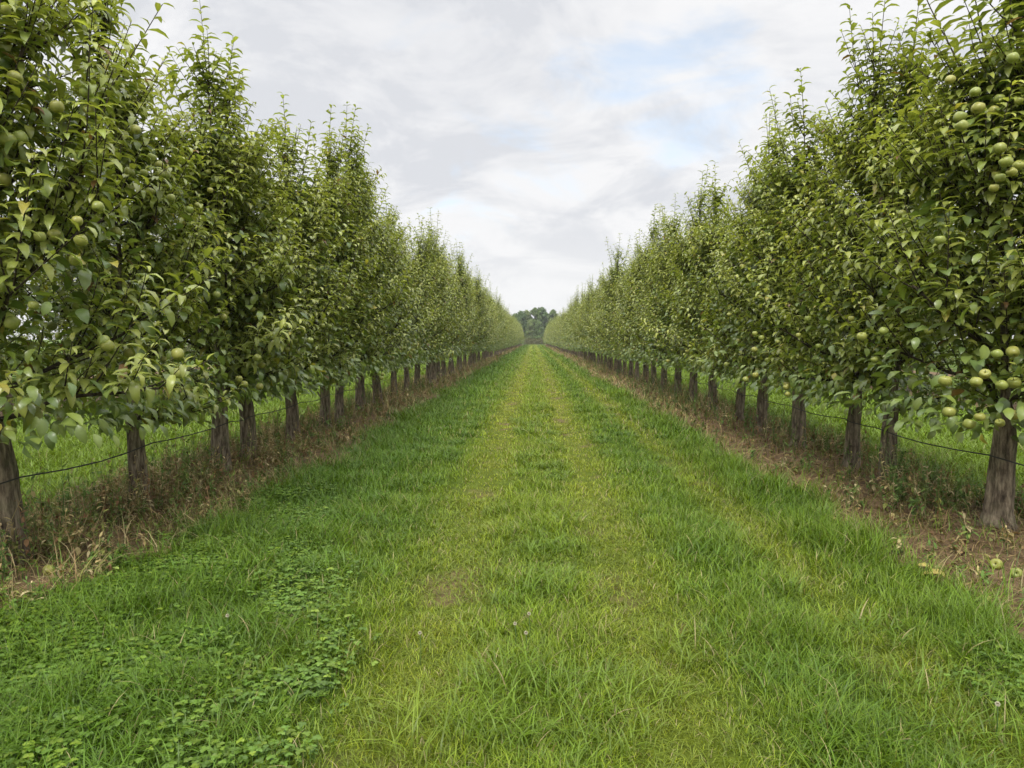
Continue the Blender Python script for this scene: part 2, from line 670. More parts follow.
# ------------------------------------------------------------------ clover patch
def build_clover():
    g = Geo()
    n = 140000
    x = -2.9 + 5.4 * rng.random(n)
    y = 1.5 + 4.7 * rng.random(n)
    k = rng.random(n) < clover_w(x, y) * (1 - .9 * strip_w(x, y))
    x, y = x[k], y[k]
    n = len(x)
    z = height(x, y) + .018 + .045 * rng.random(n)
    az = rng.random(n) * 6.283
    sz = .009 + .0095 * rng.random(n)
    tilt = rng.normal(0, .28, (n, 2))
    up = nrm(np.concatenate([tilt, np.ones((n, 1))], 1))
    base = np.array([.105, .185, .028]) * (.65 + .7 * rng.random(n))[:, None]
    base = lerp(base, base * np.array([1.7, 1.35, .9]), rng.random(n) ** 3)
    for j in range(3):
        a = az + j * 2.094
        D = np.stack([np.cos(a), np.sin(a), .12 + .2 * rng.random(n)], 1)
        P = np.stack([x, y, z], 1)
        V, Q, K = leaves(P, D, up, sz * (1 + .2 * rng.random(n)), sz * (.85 + .2 * rng.random(n)), .35 + .4 * rng.random(n), .22 + 0 * x, 4)
        g.add(V, Q, None, leaf_cols(base, K, 1.2))
    # stalks
    s = np.stack([x, y, height(x, y)], 1)
    e = np.stack([x, y, z], 1)
    o = np.array([.0012, 0, 0])
    V = np.stack([s - o, s + o, e + o, e - o], 1).reshape(-1, 3)
    Q = (np.arange(n) * 4)[:, None] + np.arange(4)[None]
    g.add(V, Q, None, (.09, .16, .04))
    return link('clover', g.mesh('clover', [M_GRASS]), label='low patch of broad round clover leaves in the grass', cat='clover', kind='stuff')


build_clover()


# ------------------------------------------------------------------ straw, dead leaves, weeds on the strips
def strip_points(y0, y1, dens, inner=2.0, outer=3.7, sides=(-1, 1)):
    xs, ys = [], []
    for s in sides:
        n = int((y1 - y0) * (outer - inner) * dens)
        xs.append(s * (inner + (outer - inner) * rng.random(n)))
        ys.append(y0 + (y1 - y0) * rng.random(n))
    x, y = np.concatenate(xs), np.concatenate(ys)
    k = (rng.random(len(x)) < strip_w(x, y)) & (np.abs(x) < .8 * y + 1.6)
    for px, py in ((996, 572), (1016, 581), (49, 581)):      # the windfalls lie in small open spots
        gx, gy = on_ground(px, py)
        k &= ~((np.abs(x - gx) < .09) & (y > gy - .30) & (y < gy + .06))
    return x[k], y[k]


def build_litter():
    g = Geo()
    for y0, y1, dens, w, L in [(2.2, 7, 1500, .0038, .15), (7, 14, 560, .0065, .17), (14, 30, 130, .013, .18), (30, 70, 34, .028, .26), (70, 163, 10, .06, .35)]:
        x, y = strip_points(y0, y1, dens)
        n = len(x)
        c = lerp(np.broadcast_to(np.array([.13, .085, .05]), (n, 3)), np.broadcast_to(STRAW * np.array([1.0, .88, .82]), (n, 3)), rng.random(n) ** 1.3)
        az = rng.random(n) * 6.283
        D = np.stack([np.cos(az), np.sin(az), .25 * rng.random(n)], 1)
        up = nrm(np.stack([rng.normal(0, .4, n), rng.normal(0, .4, n), np.ones(n)], 1))
        P = np.stack([x, y, height(x, y) + .004 + .03 * rng.random(n) ** 2], 1)
        V, Q, K = leaves(P, D, up, L * (.3 + .9 * rng.random(n)), w * (.6 + .8 * rng.random(n)), rng.normal(.5, .9, n), .1 + 0 * x, 4)
        g.add(V, Q, None, leaf_cols(c, K, 1))
        # dead leaves
        m = n // 9
        i = rng.integers(0, n, m)
        jx, jy = x[i] + rng.normal(0, .1, m), y[i] + rng.normal(0, .1, m)
        pal = np.array([[.19, .105, .05], [.30, .20, .09], [.36, .29, .12], [.11, .065, .04], [.25, .27, .09]])
        c = pal[rng.integers(0, 5, m)] * (.6 + .7 * rng.random((m, 1)))
        az = rng.random(m) * 6.283
        D = np.stack([np.cos(az), np.sin(az), .3 * rng.random(m)], 1)
        up = nrm(np.stack([rng.normal(0, .5, m), rng.normal(0, .5, m), np.ones(m)], 1))
        P = np.stack([jx, jy, height(jx, jy) + .006 + .015 * rng.random(m)], 1)
        sz = (.022 + .035 * rng.random(m)) * (1 + w * 8)
        V, Q, K = leaves(P, D, up, sz, sz * .5, .4 + 1.2 * rng.random(m), .3 + .5 * rng.random(m), 4)
        g.add(V, Q, None, leaf_cols(c, K, 1.1))
    return link('leaf_litter', g.mesh('leaf_litter', [M_WEED]), label='brown straw and dead leaves strewn under the tree rows', cat='leaf litter', kind='stuff')


build_litter()

WEEDPAL = np.array([[.24, .165, .07], [.31, .23, .10], [.40, .32, .145], [.22, .23, .06], [.22, .125, .06], [.19, .24, .055], [.43, .36, .19]])


def weed_plant(g, x, y, H, dryness, lod=0, spread=.35):
    """one weed: a few stems with small leaves"""
    ns = 2 + int(rng.random() * 3) if lod < 2 else 2
    z = float(height(np.array([x]), np.array([y]))[0])
    for s in range(ns):
        h = H * (.55 + .5 * rng.random())
        az = rng.random() * 6.283
        ln = spread * rng.random()
        k = 4
        u = np.linspace(0, 1, k)
        wob = rng.normal(0, .04, (k, 3)) * h
        wob[0] = 0
        path = np.stack([x + math.cos(az) * ln * h * u ** 1.5, y + math.sin(az) * ln * h * u ** 1.5, z + h * u], 1) + wob
        c0 = WEEDPAL[rng.integers(0, 7)] * (.7 + .5 * rng.random()) if rng.random() < dryness else np.array([.11, .18, .04]) * (.7 + .6 * rng.random())
        V, Q, T = tube(path, np.linspace(.0024, .0012, k) * (1 + lod * .8), 3, False)
        g.add(V, Q, None, np.minimum(c0 * 1.15 + .02, 1))
        nl = int((9 if lod == 0 else 6 if lod == 1 else 4) * (.7 + .6 * rng.random()))
        t = .12 + .88 * rng.random(nl)
        P = np.stack([np.interp(t, u, path[:, j]) for j in range(3)], 1)
        a = rng.random(nl) * 6.283
        D = np.stack([np.cos(a), np.sin(a), rng.normal(.25, .5, nl)], 1)
        up = np.broadcast_to(np.array([0, 0, 1.]), (nl, 3))
        L = (.028 + .04 * rng.random(nl)) * (1 + lod * .45) * (1.1 - .5 * t)
        c = c0[None] * (.65 + .7 * rng.random((nl, 1)))
        V, Q, K = leaves(P, D, up, L, L * (.26 + .25 * rng.random(nl)), rng.normal(.8, .6, nl), .25 + 0 * t, 4 if lod == 0 else 3)
        g.add(V, Q, None, leaf_cols(c, K, 1.1))


def build_weeds():
    g = Geo()
    for y0, y1, dens, lod in [(2.4, 8, 75, 0), (8, 18, 36, 1), (18, 40, 12, 2)]:
        x, y = strip_points(y0, y1, dens)
        # sparse on the bare soil by the near right trunks, thick on the left
        near_r = (x > 0) * (1 - sst(7, 13, y)) * (1 - .6 * sst(2.9, 3.1, x))
        d = np.abs(np.abs(x) - 2.82)
        p = (1 - .66 * near_r) * (.45 + .8 * fbm(x, y, 1.4, 87)) * (.55 + .45 * np.exp(-(d / .4) ** 2))
        k = rng.random(len(x)) < p
        x, y, d = x[k], y[k], d[k]
        for a, b, dd in zip(x, y, d):
            tall = .12 + .25 * math.exp(-(dd / .35) ** 2)
            weed_plant(g, a, b, tall * (.6 + .8 * rng.random()), .66 if a < 0 else .50, lod)
    for y0, y1, dens, w in [(2.3, 8, 480, .0040), (8, 18, 200, .0075), (18, 45, 90, .016), (45, 110, 14, .04)]:
        x, y = strip_points(y0, y1, dens)
        near_r = (x > 0) * (1 - sst(8, 15, y)) * (1 - .6 * sst(2.9, 3.1, x))
        k = rng.random(len(x)) < (1 - .92 * near_r) * sst(.25, .6, fbm(x, y, 1.6, 66))
        x, y = x[k], y[k]
        n = len(x)
        pal = np.array([[.36, .28, .13], [.28, .20, .09], [.25, .26, .07], [.17, .24, .05], [.43, .35, .18], [.28, .18, .09]])
        c = pal[rng.integers(0, 6, n)] * (.6 + .6 * rng.random((n, 1)))
        blades(g, x, y, (.08 + .20 * rng.random(n)) * (1 + w * 4), w * (.6 + .8 * rng.random(n)), .3 + 1.0 * rng.random(n), c, 3)
    return link('dry_weeds', g.mesh('dry_weeds', [M_WEED]), label='withered brown and olive weeds under the tree rows', cat='weeds', kind='stuff')


build_weeds()

# a few weed clumps big enough to be told apart
CL = [((905, 500), .40, .55, 'reddish olive weed clump between the two nearest trunks of the right row'),
      ((925, 515), .34, .45, 'lower spread of weeds in front of the reddish clump on the right'),
      ((838, 455), .32, .8, 'withered weed clump behind the third trunk from the front on the right'),
      ((118, 522), .30, .9, 'rusty brown dry weed clump before the second trunk of the left row'),
      ((60, 560), .32, .95, 'dark rust coloured dry weed clump beside the nearest left trunk'),
      ((185, 500), .30, .9, 'straw coloured weed clump between the second and third left trunks'),
      ((272, 470), .30, .85, 'brown weed clump to the right of the pair of left trunks'),
      ((1015, 520), .30, .4, 'green weed sprig behind the nearest right trunk')]
for (px, py), H, dry, lab in CL:
    gx, gy = on_ground(px, py)
    g = Geo()
    for k in range(26):
        weed_plant(g, gx + rng.normal(0, .11), gy + rng.normal(0, .11), H * (.55 + .5 * rng.random()), dry, 0, .5)
    me = g.mesh('weed_clump', [M_WEED])
    z = float(height(np.array([gx]), np.array([gy]))[0])
    me.transform(Matrix.Translation((-gx, -gy, -z)))
    o = link('weed_clump', me, label=lab, cat='weed', group='weed clumps under the trees')
    o.location = (gx, gy, z)


# ------------------------------------------------------------------ apple trees
def trunk_mesh(seed, H, r0, sides=16):
    r = np.random.default_rng(seed)
    zs = np.concatenate([[-.06, .0, .04, .10, .18, .28, .38, .48, .58, .68, .80, 1.0], np.linspace(1.3, H - .7, 7)])
    n = len(zs)
    lean = r.normal(0, .035, 2)
    wob = np.cumsum(r.normal(0, .012, (n, 2)), 0)
    cx = lean[0] * zs + wob[:, 0] * sst(.3, 1.2, zs)
    cy = lean[1] * zs + wob[:, 1] * sst(.3, 1.2, zs)
    rad = r0 * (1.0 + .38 * np.exp(-np.maximum(zs, 0) / .07) - .16 * sst(.05, .7, zs))
    rad = rad * (1 - .66 * sst(.60, .95, zs)) * (1 - .72 * sst(1.0, H - .6, zs))
    rad = np.maximum(rad, .008)
    a = np.arange(sides) / sides * 2 * math.pi
    ridge = 1 + .07 * np.sin(a * 3 + r.random() * 6) + .05 * np.sin(a * 5 + r.random() * 6) + .05 * r.normal(0, 1, sides)
    V = []
    for i in range(n):
        k = ridge + .035 * r.normal(0, 1, sides)
        V.append(np.stack([cx[i] + rad[i] * k * np.cos(a), cy[i] + rad[i] * k * np.sin(a), np.full(sides, zs[i])], 1))
    V = np.concatenate(V)
    k = np.arange(sides)
    k2 = (k + 1) % sides
    Q = np.concatenate([np.stack([i * sides + k, i * sides + k2, (i + 1) * sides + k2, (i + 1) * sides + k], 1) for i in range(n - 1)])
    g = Geo()
    g.add(V, Q, None)
    # a cut stub or two on the bole
    for s in range(int(r.random() < .4)):
        az, z = r.random() * 6.28, .16 + .35 * r.random()
        p0 = np.array([np.interp(z, zs, cx), np.interp(z, zs, cy), z])
        d = np.array([math.cos(az), math.sin(az), .9])
        ln = r0 * (1.15 + .4 * r.random())
        V2, Q2, T2 = tube([p0 + d * r0 * .5, p0 + d * ln * .8, p0 + d * ln * 1.2 + np.array([0, 0, .03])], [.017, .013, .011], 6)
        g.add(V2, Q2, T2)
    lead = (zs, cx, cy)
    return g.mesh('trunk', [M_BARK]), lead


def env(z, H, Rm):
    """crown radius at height z"""
    return Rm * np.interp(z, [.45, .62, .95, 1.5, 2.2, .66 * H, .80 * H, H], [.48, .90, 1.14, 1.06, .77, .46, .25, .05])


Y_LEAF = np.array([.345, .358, .080])
G_LEAF = np.array([.190, .238, .050])
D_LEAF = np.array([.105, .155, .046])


def crown_parts(seed, H, Rm, lod=0, lscale=1.0, dense=1.0):
    r = np.random.default_rng(seed)
    tm, (zs, cx, cy) = trunk_mesh(seed + 1000, H, .060 + .016 * r.random(), 18 if lod == 0 else 8)
    limbs = []
    g = Geo()
    st = {0: 5, 1: 4, 2: 3}[lod]
    P_, D_, N_2, L_, W_, C_, F_, K_ = [], [], [], [], [], [], [], []
    UP = np.array([0, 0, 1.])

    def lead(z):
        return np.array([np.interp(z, zs, cx), np.interp(z, zs, cy), z])

    def add_leaf(P, D, N, L, W, c, f, col):
        P_.append(P); D_.append(D); N_2.append(N); L_.append(L); W_.append(W); C_.append(c); F_.append(f); K_.append(col)

    def shoot(p, d, ln, young, thick=.005, gap=None, l0=.116):
        """a twig with alternate arching leaves"""
        k = 5
        u = np.linspace(0, 1, k)
        bendv = UP * .22 * ln + r.normal(0, .05, 3) * ln
        path = p + np.outer(u * ln, d) + np.outer(u ** 2, bendv)
        V, Q, T = tube(path, np.linspace(thick, .0018, k), 3 if lod else 4, False)
        g.add(V, Q, None, m=1)
        gp = gap or {0: .0245, 1: .029, 2: .050}[lod]
        n = max(4, int(ln / gp))
        t = np.linspace(.10, 1, n) + r.normal(0, .012, n)
        t = np.clip(t, 0, 1)
        pts = np.stack([np.interp(t, u, path[:, j]) for j in range(3)], 1)
        dd = nrm(d + bendv / max(ln, .01) * t[:, None] * 1.5)
        ref = np.array([1., 0, 0]) if abs(d[2]) > .7 else UP
        a1 = nrm(np.cross(d, ref))
        a2 = np.cross(d, a1)
        ph = r.random() * 6.28 + np.arange(n) * 2.4 + r.normal(0, .35, n)
        per = np.cos(ph)[:, None] * a1 + np.sin(ph)[:, None] * a2
        D = nrm(dd * (.42 + .22 * t[:, None] ** 2) + per * (.95 - .22 * t[:, None] ** 2) + UP * .18)
        # leaf turns its upper side to the sky or along the shoot
        N = UP * 1.0 + dd * .30 - per * .10 + r.normal(0, .13, (n, 3))
        sz = l0 * (1 - .36 * t ** 4) * (.62 + .62 * r.random(n)) * lscale
        if lod == 2:
            sz = sz * 1.22
        W = sz * (.31 + .10 * r.random(n))
        cu = (1.0 + .9 * r.random(n)) * (1.05 - .1 * t)
        f = .18 + .38 * r.random(n)
        mix = np.clip(young * (.25 + .75 * t) + r.normal(0, .16, n), 0, 1)
        col = lerp(np.broadcast_to(G_LEAF, (n, 3)), np.broadcast_to(Y_LEAF, (n, 3)), mix) * (.78 + .44 * r.random(n))[:, None]
        add_leaf(pts, D, N, sz, W, cu, f, col)

    # limbs
    nl = int({0: 23, 1: 21, 2: 18}[lod] * dense)
    zl = np.linspace(.74 if lod < 2 else .64, H - 1.35, nl) + r.normal(0, .05, nl)
    az0 = r.random() * 6.28
    fruit = []
    for i, z in enumerate(zl):
        az = az0 + i * 2.39996 + r.normal(0, .25)
        rm = env(z + .2, H, Rm)
        ln = rm * (.72 + .25 * r.random())
        el = R(14 + 26 * (z / H) + r.normal(0, 6))
        d = np.array([math.cos(az) * math.cos(el), math.sin(az) * math.cos(el), math.sin(el)])
        p0 = lead(z)
        k = 6
        u = np.linspace(0, 1, k)
        path = p0 + np.outer(u * ln, d) + np.outer(u ** 2, UP * ln * (.12 + .2 * r.random() - (.25 if z < .9 else 0)))
        path[1:] += r.normal(0, .018, (k - 1, 3))
        V, Q, T = tube(path, np.linspace(.016 - .002 * z, .006, k), 7 if lod == 0 else 4)
        limbs.append((V, Q, T))
        # shoots on the limb
        ns = {0: 13, 1: 12, 2: 8}[lod]
        for s in range(ns):
            t = .02 + .98 * (s + .3 + .7 * r.random()) / ns
            t = min(t, 1)
            p = np.array([np.interp(t, u, path[:, j]) for j in range(3)])
            rad = nrm(np.array([d[0], d[1], 0]))
            sd = np.array([-rad[1], rad[0], 0]) * r.normal(0, .5)
            dr = nrm(rad * (.45 + .35 * r.random()) + sd + UP * (.60 + .6 * r.random()) + r.normal(0, .12, 3))
            if z < 1.0 and r.random() < .5:
                dr = nrm(dr * np.array([1, 1, 0]) + UP * (.05 + .35 * r.random()))
            shoot(p, dr, (.30 + .30 * r.random()) * (1.0 if z > .9 else .8), .35 + .5 * r.random())
        for q in range(2):
            t = .35 + .65 * r.random()
            fruit.append((np.array([np.interp(t, u, path[:, j]) for j in range(3)]), az))
    # upright shoots on the leader
    for z in np.linspace(.9, H - 1.0, 20 if lod < 2 else 10):
        az = r.random() * 6.28
        rad = np.array([math.cos(az), math.sin(az), 0])
        shoot(lead(z + r.normal(0, .06)), nrm(rad * .75 + UP * (.75 + .4 * r.random())), env(z + .35, H, Rm) * .85 * (.7 + .4 * r.random()), .35 + .4 * r.random(), .007)
    # short dense shoots that carry the crown up into a point
    for q in range({0: 34, 1: 30, 2: 18}[lod]):
        az = r.random() * 6.28
        rad = np.array([math.cos(az), math.sin(az), 0])
        z = H * (.56 + .33 * r.random())
        shoot(lead(z), nrm(rad * (.35 + .45 * r.random()) + UP * (.7 + .3 * r.random())), min(.46, (H - z) * (.38 + .34 * r.random())), .25 + .45 * r.random(), .006,
              {0: .027, 1: .031, 2: .050}[lod], .118)
    # leading shoots above it
    for q in range(6):
        az = r.random() * 6.28
        rad = np.array([math.cos(az), math.sin(az), 0])
        z = H - 1.6 + .55 * r.random()
        ln = (H - z) * (.42 + .5 * r.random())
        lean = .12 + .5 * r.random()
        if q == 0:
            z, ln, lean = H - 1.0, .98, .06
        shoot(lead(z), nrm(UP + rad * lean), ln, .30 + .4 * r.random(), .008, {0: .026, 1: .030, 2: .046}[lod], .142)
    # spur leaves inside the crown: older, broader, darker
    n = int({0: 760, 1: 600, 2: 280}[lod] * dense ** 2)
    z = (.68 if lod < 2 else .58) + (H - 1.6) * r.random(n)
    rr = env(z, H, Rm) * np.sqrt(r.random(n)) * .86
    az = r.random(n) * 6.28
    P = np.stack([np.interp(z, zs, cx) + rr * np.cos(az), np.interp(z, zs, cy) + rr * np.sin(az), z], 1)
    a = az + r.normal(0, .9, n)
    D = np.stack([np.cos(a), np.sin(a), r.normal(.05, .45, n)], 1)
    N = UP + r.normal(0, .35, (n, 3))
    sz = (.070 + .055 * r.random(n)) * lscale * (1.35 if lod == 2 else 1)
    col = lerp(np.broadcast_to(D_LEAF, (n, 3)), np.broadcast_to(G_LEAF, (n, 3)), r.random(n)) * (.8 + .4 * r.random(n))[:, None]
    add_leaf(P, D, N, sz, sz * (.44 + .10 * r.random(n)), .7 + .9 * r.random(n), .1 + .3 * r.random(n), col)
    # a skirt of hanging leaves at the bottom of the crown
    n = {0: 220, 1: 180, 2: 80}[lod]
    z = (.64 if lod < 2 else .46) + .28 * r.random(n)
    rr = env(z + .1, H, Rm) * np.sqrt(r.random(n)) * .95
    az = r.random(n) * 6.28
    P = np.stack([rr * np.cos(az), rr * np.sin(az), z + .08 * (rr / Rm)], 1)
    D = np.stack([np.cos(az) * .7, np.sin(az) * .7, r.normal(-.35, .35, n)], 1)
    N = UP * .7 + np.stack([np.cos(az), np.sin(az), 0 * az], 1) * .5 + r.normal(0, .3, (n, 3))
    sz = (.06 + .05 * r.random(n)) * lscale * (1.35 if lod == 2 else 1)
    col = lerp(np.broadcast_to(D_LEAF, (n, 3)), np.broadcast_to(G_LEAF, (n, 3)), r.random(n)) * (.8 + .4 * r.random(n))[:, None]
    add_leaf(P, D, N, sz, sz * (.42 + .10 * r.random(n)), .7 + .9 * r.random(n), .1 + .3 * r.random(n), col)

    P, D, N = np.concatenate(P_), np.concatenate(D_), np.concatenate(N_2)
    L, W, C, F = np.concatenate(L_), np.concatenate(W_), np.concatenate(C_), np.concatenate(F_)
    K = np.concatenate(K_)
    bl = r.random(len(K))
    K[bl < .018] = np.array([.34, .30, .06])
    K[bl < .006] = np.array([.20, .11, .045])
    K = K * (1 + r.normal(0, .10, (len(K), 1)))
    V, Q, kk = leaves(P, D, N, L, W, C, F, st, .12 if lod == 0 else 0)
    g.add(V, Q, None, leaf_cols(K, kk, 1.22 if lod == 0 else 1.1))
    cm = g.mesh('crown', [M_LEAF, M_TWIG])
    lm = []
    if lod < 2:
        for V, Q, T in limbs:
            gg = Geo()
            gg.add(V, Q, T)
            lm.append(gg.mesh('limb', [M_TWIG]))
    # apples hang singly or in twos and threes
    spots = []
    for p, az in fruit:
        if r.random() < .50:
            for q in range(1 + int(r.random() * 2.3)):
                spots.append(p + np.array([math.cos(az) * .07, math.sin(az) * .07, -.05]) + r.normal(0, .055, 3))
    for q in range(16):
        z = .75 + (H - 2.0) * r.random()
        az = r.random() * 6.28
        rr = env(z, H, Rm) * (.86 + .14 * r.random())
        for w in range(1 + int(r.random() * 2)):
            spots.append(np.array([rr * math.cos(az), rr * math.sin(az), z]) + r.normal(0, .05, 3))
    keep = []
    for p in spots:
        if all(np.linalg.norm(p - q) > .066 for q in keep):
            keep.append(p)
    return tm, cm, lm, keep


def apple_mesh(seed):
    r = np.random.default_rng(seed)
    prof = [(.006, .030), (.014, .0345), (.026, .0375), (.036, .0335), (.043, .021), (.0455, .004), (.043, -.014), (.036, -.028), (.026, -.036), (.015, -.0385), (.008, -.0355), (.002, -.034)]
    sd = 16
    a = np.arange(sd) / sd * 2 * math.pi
    sq = 1.02 + .12 * r.random()
    lob = 1 + .025 * np.sin(a * 2 + r.random() * 6) + .018 * np.sin(a * 5 + r.random() * 6)
    V = np.concatenate([np.stack([p * lob * np.cos(a), p * lob * np.sin(a), np.full(sd, z * sq)], 1) for p, z in prof])
    k = np.arange(sd)
    k2 = (k + 1) % sd
    Q = np.concatenate([np.stack([i * sd + k2, i * sd + k, (i + 1) * sd + k, (i + 1) * sd + k2], 1) for i in range(len(prof) - 1)])
    g = Geo()
    g.add(V, Q, None)
    V, Q, T = tube([(0, 0, .026), (.002, 0, .045), (.007, .002, .062)], [.002, .0017, .0022], 5)
    g.add(V, Q, T, m=1)
    for j in range(5):
        b = j * 1.2566
        V = np.array([[.003 * math.cos(b - .5), .003 * math.sin(b - .5), -.0345 * sq], [.003 * math.cos(b + .5), .003 * math.sin(b + .5), -.0345 * sq], [.009 * math.cos(b), .009 * math.sin(b), -.0405 * sq]])
        g.add(V, None, [[0, 1, 2]], m=1)
    return g.mesh('apple', [M_APPLE, M_DRYFRUIT])


APPLES = [apple_mesh(s) for s in range(4)]


class Proto:
    pass


def make_proto(seed, H, Rm, lod):
    p = Proto()
    p.H = H
    p.trunk, p.crown, p.limbs, p.spots = crown_parts(seed, H, Rm, lod, 1.0, 1.4 if seed in (100, 104) else 1.0)
    p.first = None
    p.lod = lod
    return p


NEAR = [make_proto(100 + i, h, rm, 0) for i, (h, rm) in enumerate([(4.3, .88), (4.15, .76), (4.4, .80), (4.2, .74), (4.2, .78), (4.35, .76), (4.1, .80), (4.25, .78)])]
MIDP = [make_proto(200 + i, h, rm, 1) for i, (h, rm) in enumerate([(4.25, .78), (4.1, .76), (4.35, .80), (4.2, .76), (4.0, .78), (4.3, .74)])]
FARP = [make_proto(300 + i, h, rm, 2) for i, (h, rm) in enumerate([(4.2, .80), (4.1, .80), (4.3, .82), (4.15, .80)])]


def add_apple(root, loc, size, i):
    o = link('apple', APPLES[i % 4], root)
    o.location = loc
    o.rotation_euler = (rng.normal(0, .35), rng.normal(0, .35), rng.random() * 6.28)
    o.scale = (size,) * 3
    return o


def place_tree(p, x, y, rz, sz, label, group, apples=True, lean=(0, 0), sx=1.0):
    """the first time builds the tree; afterwards copies it and each of its parts"""
    z = float(height(np.array([x]), np.array([y]))[0])
    if p.first is None:
        root = link('apple_tree', None)
        root.empty_display_size = .3
        link('trunk', p.trunk, root)
        link('crown', p.crown, root)
        for lm in p.limbs:
            link('limb', lm, root)
        p.first = root
        p.parts = list(root.children)
        p.apples = []
        if apples:
            for i, s in enumerate(p.spots):
                p.apples.append(add_apple(root, s, .46 + .24 * rng.random(), i))
    else:
        root = p.first.copy()
        COL.objects.link(root)
        for ch in p.parts + (p.apples if apples else []):
            c = ch.copy()
            COL.objects.link(c)
            c.parent = root
    root.location = (x, y, z)
    root.rotation_euler = (lean[0], lean[1], rz)
    root.scale = (sx, sx, sz)
    root['label'] = label
    root['category'] = 'apple tree'
    root['group'] = group
    return root


ORD = ['nearest', 'second', 'third', 'fourth', 'fifth', 'sixth', 'seventh', 'eighth', 'ninth', 'tenth', 'eleventh', 'twelfth', 'thirteenth', 'fourteenth',
       'fifteenth', 'sixteenth', 'seventeenth', 'eighteenth', 'nineteenth', 'twentieth']
# distances of the near trunks, read off the photo; then one tree about every 1.37 m
def y_from(X, px, py):
    d = ray(px, py)
    return X * d.y / d.x


LEFT_Y = [y_from(XL, px, 342 + .43 * (533.5 - px)) for px in (11, 140, 220.5, 249, 293.5, 325, 339, 360.5, 378, 394)]
RIGHT_Y = [y_from(XR, px, 342 + .42 * (px - 533.5)) for px in (998, 887, 851.5, 799, 761, 737.5, 712.5, 692.5, 677.5, 663.5)]
NOTE_L = {0: 'thick dark trunk cut off by the photo edge', 1: 'slim trunk standing alone', 2: 'first trunk of a close pair',
          3: 'second trunk of a close pair', 4: 'single trunk just past the close pair'}
NOTE_R = {0: 'big green apples and a split grey trunk', 1: 'front trunk of a close pair beside weed clump', 2: 'rear trunk of the close pair'}
first_roots = {}
for side, X, near_y, notes in (('left', XL, LEFT_Y, NOTE_L), ('right', XR, RIGHT_Y, NOTE_R)):
    ys = list(near_y)
    y = ys[-1]
    while y < ROW_END:
        y += 1.37 + .12 * (rng.random() - .5)
        ys.append(y)
    ys = ys[:120]
    nn = len(NEAR)
    for i, y in enumerate(ys):
        x = X + (0 if i < 10 else rng.normal(0, .035))
        rz = rng.random() * 6.28
        sz = ((.91 if 0 < i < 6 else .98) if side == 'left' else (.90 if i < 6 else .95)) * (1 + rng.normal(0, .025 if i < 9 else .06))
        if i < 9:
            p = NEAR[(i * 3 + (0 if side == 'left' else 4)) % nn]
        elif y < 42:
            p = MIDP[rng.integers(0, len(MIDP))]
        else:
            p = FARP[rng.integers(0, len(FARP))]
        if i < 20:
            lab = f'{ORD[i]} apple tree along the {side} row, ' + (notes[i] if i in notes else 'counting trunks from the camera' if i else '')
        elif i < 45:
            lab = f'apple tree halfway down the {side} row where the trunks crowd together'
        else:
            lab = f'small distant apple tree in the hedge-like far end of the {side} row'
        t = place_tree(p, x, y, rz, sz, lab, f'apple trees of the {side} row', p.lod < 2 and y < 26, (rng.normal(0, .018), rng.normal(0, .018)), 1.04 if i == 0 else 1 + rng.normal(0, .05))
        if i < 3:
            first_roots[(side, i)] = t

# the next rows on either side, seen through gaps in the near ones
for side, X, sg in (('left', -8.4, -1), ('right', 8.5, 1)):
    for k in range(24):
        y = 6.0 + 1.37 * k + .1 * rng.normal()
        place_tree(MIDP[rng.integers(0, len(MIDP))], X + rng.normal(0, .04), y, rng.random() * 6.28, 1.02, f'apple tree of the next row glimpsed through the {side} row',
                   f'apple trees behind the {side} row', False)

# fruit picked out in the photo on the two nearest trees (each apple hangs on the alley side of its crown)
FRUIT_R = [(997, 354, 4.02), (1013, 352, 4.1), (985, 374, 4.0), (976, 382, 3.98), (1002, 385, 3.98), (1014, 383, 4.08), (1014, 415, 4.0), (980, 417, 4.02), (969, 424, 4.1),
           (945, 381, 4.0), (949, 412, 4.1), (1000, 423, 4.05), (1013, 58, 4.1), (950, 80, 4.15), (975, 92, 4.1), (978, 108, 4.1), (962, 126, 4.0), (960, 117, 4.1), (1000, 148, 4.1),
           (1006, 162, 4.0), (1012, 172, 4.0), (1018, 166, 4.05), (1000, 178, 4.1), (994, 188, 4.1), (940, 240, 4.2)]
FRUIT_L = [(40, 237, 3.45), (54, 235, 3.55), (57, 107, 3.5), (87, 92, 3.5), (8, 140, 3.4), (20, 138, 3.45), (15, 78, 3.4), (4, 10, 3.4), (12, 323, 3.4), (9, 432, 3.4), (3, 180, 3.5),
           (24, 402, 3.5), (104, 341, 3.6), (108, 346, 3.6), (144, 173, 4.6), (160, 174, 4.6), (166, 175, 4.65), (171, 198, 4.6), (150, 192, 4.7), (140, 190, 4.7)]
for key, lst in ((('right', 0), FRUIT_R), (('left', 0), FRUIT_L)):
    bpy.context.view_layer.update()
    for i, (px, py, Y) in enumerate(lst):
        w = at_depth(px, py, Y)
        t = first_roots[(key[0], 1)] if Y > 4.5 and key[0] == 'left' else first_roots[key]
        add_apple(t, t.matrix_world.inverted() @ w, .54 + .2 * rng.random(), i)

